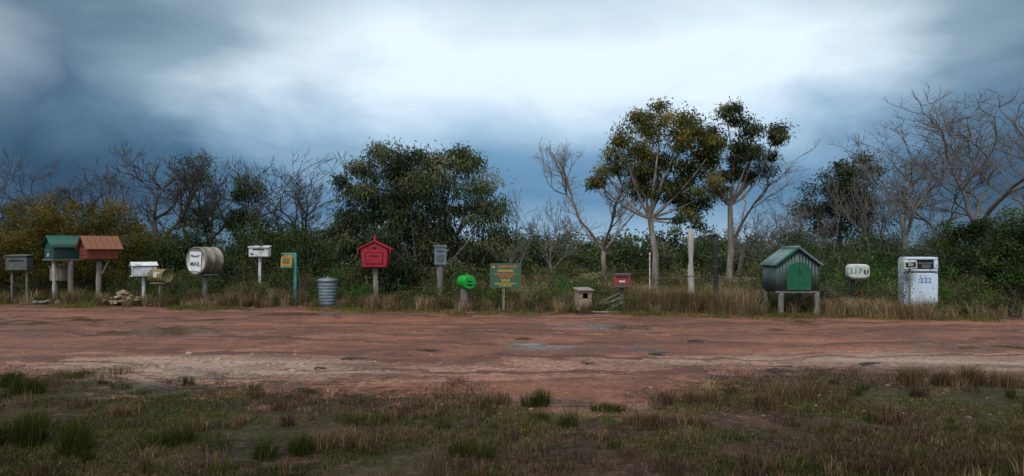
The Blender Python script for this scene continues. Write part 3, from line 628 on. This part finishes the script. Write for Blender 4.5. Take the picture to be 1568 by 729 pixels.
prism('frame',p,[(-w/2+.03,z0+.02),(w/2-.03,z0+.02),(w/2-.03,ze-.03),(0,zp-.04),(-w/2+.03,ze-.03)],-dp_/2+.03,dp_/2-.03,M['dark'])
hf=lambda t:(ze-z0+(zp-ze)*(1-abs(2*t-1)))
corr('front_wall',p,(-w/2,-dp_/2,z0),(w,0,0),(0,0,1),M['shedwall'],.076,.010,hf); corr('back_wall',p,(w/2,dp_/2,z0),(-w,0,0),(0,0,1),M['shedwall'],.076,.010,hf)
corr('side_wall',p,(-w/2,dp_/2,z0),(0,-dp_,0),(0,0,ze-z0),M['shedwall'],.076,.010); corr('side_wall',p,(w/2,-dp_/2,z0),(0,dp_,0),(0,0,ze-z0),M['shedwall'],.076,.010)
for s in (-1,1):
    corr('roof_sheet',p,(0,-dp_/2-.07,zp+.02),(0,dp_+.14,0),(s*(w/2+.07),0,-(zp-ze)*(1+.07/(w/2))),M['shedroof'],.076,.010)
    b=math.atan2(zp-ze,w/2); box('barge_trim',p,(math.hypot(w/2+.07,(zp-ze)*1.13),.02,.05),(s*(w/4+.03),-dp_/2-.085,(zp+ze)/2-.005),M['sheddoor'] if s<0 else M['shedroof'],(0,s*b,0))
lathe('ridge_cap',p,[(.001,-.56),(.045,-.56),(.045,.56),(.001,.56)],M['shedroof'],(0,0,zp+.015),(H,0,0),14)
prism('arched_door',p,arch(.60,.70,14,z0=.63),-dp_/2-.035,-dp_/2-.012,M['sheddoor'],(.02,0,0),bev=.006); box('door_pull',p,(.05,.03,.09),(.04,-dp_/2-.05,1.1),M['green_dk']); box('drop_hook',p,(.012,.012,.22),(.04,-dp_/2-.06,1.24),M['grey'])
for s in (-1,1): box('hinge',p,(.10,.015,.03),(s*.2+.02,-dp_/2-.044,.66),M['grey'])
box('floor_beam',p,(w+.02,.07,.05),(0,-dp_/2+.03,.585),M['wood_grey']); box('floor_beam_back',p,(w+.02,.07,.05),(0,dp_/2-.03,.585),M['wood_grey'])
for x_,y_ in ((-.40,-.42),(.49,-.42),(-.45,.40),(.45,.40)): post('leg',p,[(x_,y_,-.1),(x_,y_,.56)],.07,M['wood_grey'],9)
d=18.2; p=empty('white_can_letterbox',(sx(1313,d),d,0),-.25)
sh=[(.27*np.sign(math.cos(a))*abs(math.cos(a))**.45,1.07+.19*np.sign(math.sin(a))*abs(math.sin(a))**.5) for a in np.linspace(0,2*math.pi,32,endpoint=False)]
prism('can_body',p,sh,-.17,.17,M['cream'],bev=.03)
prism('mouth',p,[(.17+.06*math.cos(a),1.06+.07*math.sin(a)) for a in np.linspace(0,2*math.pi,16,endpoint=False)],-.178,-.165,M['dark'],bev=.001)
box('handle_bar',p,(.03,.03,.14),(.17,-.19,1.06),M['cream'],bev=.01); text(p,'317',.22,(-.08,-.175,1.07),M['teal']); box('base_plate',p,(.4,.3,.02),(0,0,.875),M['wood_grey'])
post('post',p,[(-.12,0,-.1),(-.12,0,.87)],.045,M['black'])
d=17.4; p=empty('old_refrigerator',(sx(1405,d),d,0),math.radians(-17))
box('cabinet',p,(.76,.58,1.42),(0,.03,.75),M['white_cl'],bev=.035); box('plinth',p,(.70,.52,.06),(0,.04,.03),M['grey'])
box('main_door',p,(.75,.06,.98),(0,-.295,.57),M['white_cl'],bev=.022); box('door_gap',p,(.73,.04,.012),(0,-.28,1.068),M['dark'],bev=0)
fz=1.275
for (sx_,sz_,lx,lz) in ((.75,.055,0,fz+.145),(.75,.05,0,fz-.15),(.09,.25,-.33,fz),(.09,.25,.33,fz)): box('freezer_door_frame',p,(sx_,.06,sz_),(lx,-.297,lz),M['white_cl'],bev=.015)
box('freezer_window',p,(.58,.02,.25),(0,-.275,fz),M['dark'],bev=.002); box('letters_inside',p,(.2,.02,.10),(.12,-.287,fz-.05),M['grey'])
box('window_bar',p,(.56,.01,.02),(0,-.292,fz+.03),M['galv'])
box('handle',p,(.05,.05,.17),(-.31,-.345,.96),M['chrome'],bev=.012); box('handle_base',p,(.07,.02,.22),(-.31,-.33,.95),M['chrome'],bev=.008)
box('kick_trim',p,(.72,.02,.03),(0,-.33,.14),M['chrome']); box('hinge',p,(.05,.03,.05),(.34,-.33,1.09),M['chrome']); box('hinge',p,(.05,.03,.05),(.34,-.33,.07),M['chrome'])
text(p,'322',.18,(.10,-.327,.87),M['btext'])
d=17.3; p=empty('small_number_letterbox',(sx(1379,d)-.0,d-.35,0),-.1)
box('box_body',p,(.30,.22,.20),(0,0,1.27),M['cream'],(0,-.08,0)); box('number_plate',p,(.24,.01,.12),(0,-.118,1.27),M['dark'],(0,-.08,0)); text(p,'321',.09,(0,-.126,1.27),M['paper']); post('post',p,[(.02,0,-.1),(.02,0,1.17)],.025,M['wood_grey'])

# ================= sky, sun, camera =================
w=bpy.data.worlds.new('World'); sc.world=w; w.use_nodes=True; nt=w.node_tree; nt.nodes.clear()
out=N(nt,'ShaderNodeOutputWorld'); bg=N(nt,'ShaderNodeBackground'); bg.inputs[1].default_value=.1; nt.links.new(bg.outputs[0],out.inputs[0])
sky=N(nt,'ShaderNodeTexSky',sky_type='NISHITA'); sky.sun_disc=False; sky.sun_elevation=math.radians(48); sky.sun_rotation=math.radians(200)
dirv=N(nt,'ShaderNodeTexCoord').outputs['Generated']
mp=N(nt,'ShaderNodeMapping'); mp.inputs['Scale'].default_value=(1,1,2.2); nt.links.new(dirv,mp.inputs[0])
n1=noise(nt,2.6,5,.5,mp.outputs[0],.35); n2=noise(nt,1.3,3,.5,mp.outputs[0],.2); n3=noise(nt,5,6,.52,mp.outputs[0],.4)
sep=N(nt,'ShaderNodeSeparateXYZ'); nt.links.new(dirv,sep.inputs[0])
e=math_(nt,'ADD',sep.outputs[2],math_(nt,'MULTIPLY_ADD',n1,.15,-.075)); e=math_(nt,'ADD',e,math_(nt,'MULTIPLY_ADD',n3,.09,-.045))
c=ramp(nt,e,[(0,(.42,.57,.72)),(.035,(.23,.39,.56)),(.075,(.10,.23,.39)),(.12,(.15,.30,.47)),(.17,(.40,.56,.72)),(.225,(.73,.85,.95)),(.30,(.76,.87,.95)),(.37,(.50,.63,.74)),(.6,(.60,.68,.76)),(1,(.95,1.,1.05))])
vm=N(nt,'ShaderNodeVectorMath',operation='DOT_PRODUCT'); nt.links.new(dirv,vm.inputs[0]); v=Vector((.05,1,.22)).normalized(); vm.inputs[1].default_value=v
dd=math_(nt,'ADD',vm.outputs['Value'],math_(nt,'MULTIPLY_ADD',n2,.24,-.12)); dd=math_(nt,'ADD',dd,math_(nt,'MULTIPLY_ADD',n3,.14,-.07))
k=ramp(nt,dd,[(.35,1.15),(.68,.8),(.80,(.17,.24,.30)),(.88,(.36,.45,.51)),(.945,(.84,.88,.91)),(1,1.1)])
c=mix(nt,1.,c,k,'MULTIPLY')
sc10=mix(nt,1.,c,(10.5,10.5,10.5),'MULTIPLY')
nt.links.new(mix(nt,.95,sky.outputs[0],sc10),bg.inputs[0])
sd=bpy.data.lights.new('sun','SUN'); sd.energy=1.4; sd.angle=math.radians(12); sd.color=(1,.95,.88)
so=bpy.data.objects.new('sun',sd); COL.objects.link(so)
el=math.radians(48); az=math.radians(200); v=Vector((math.sin(az)*math.cos(el),math.cos(az)*math.cos(el),math.sin(el)))
so.rotation_euler=v.to_track_quat('Z','Y').to_euler()
cd=bpy.data.cameras.new('camera'); cam=bpy.data.objects.new('camera',cd); COL.objects.link(cam); sc.camera=cam
cam.location=(0,0,EYE); cam.rotation_euler=(H,0,0); cd.sensor_width=36; cd.lens=36*F/1568; cd.shift_y=20.5/1568; cd.clip_end=9000; cd.clip_start=.05
print('polys',sum(len(o.data.polygons) for o in bpy.data.objects if o.type=='MESH'))
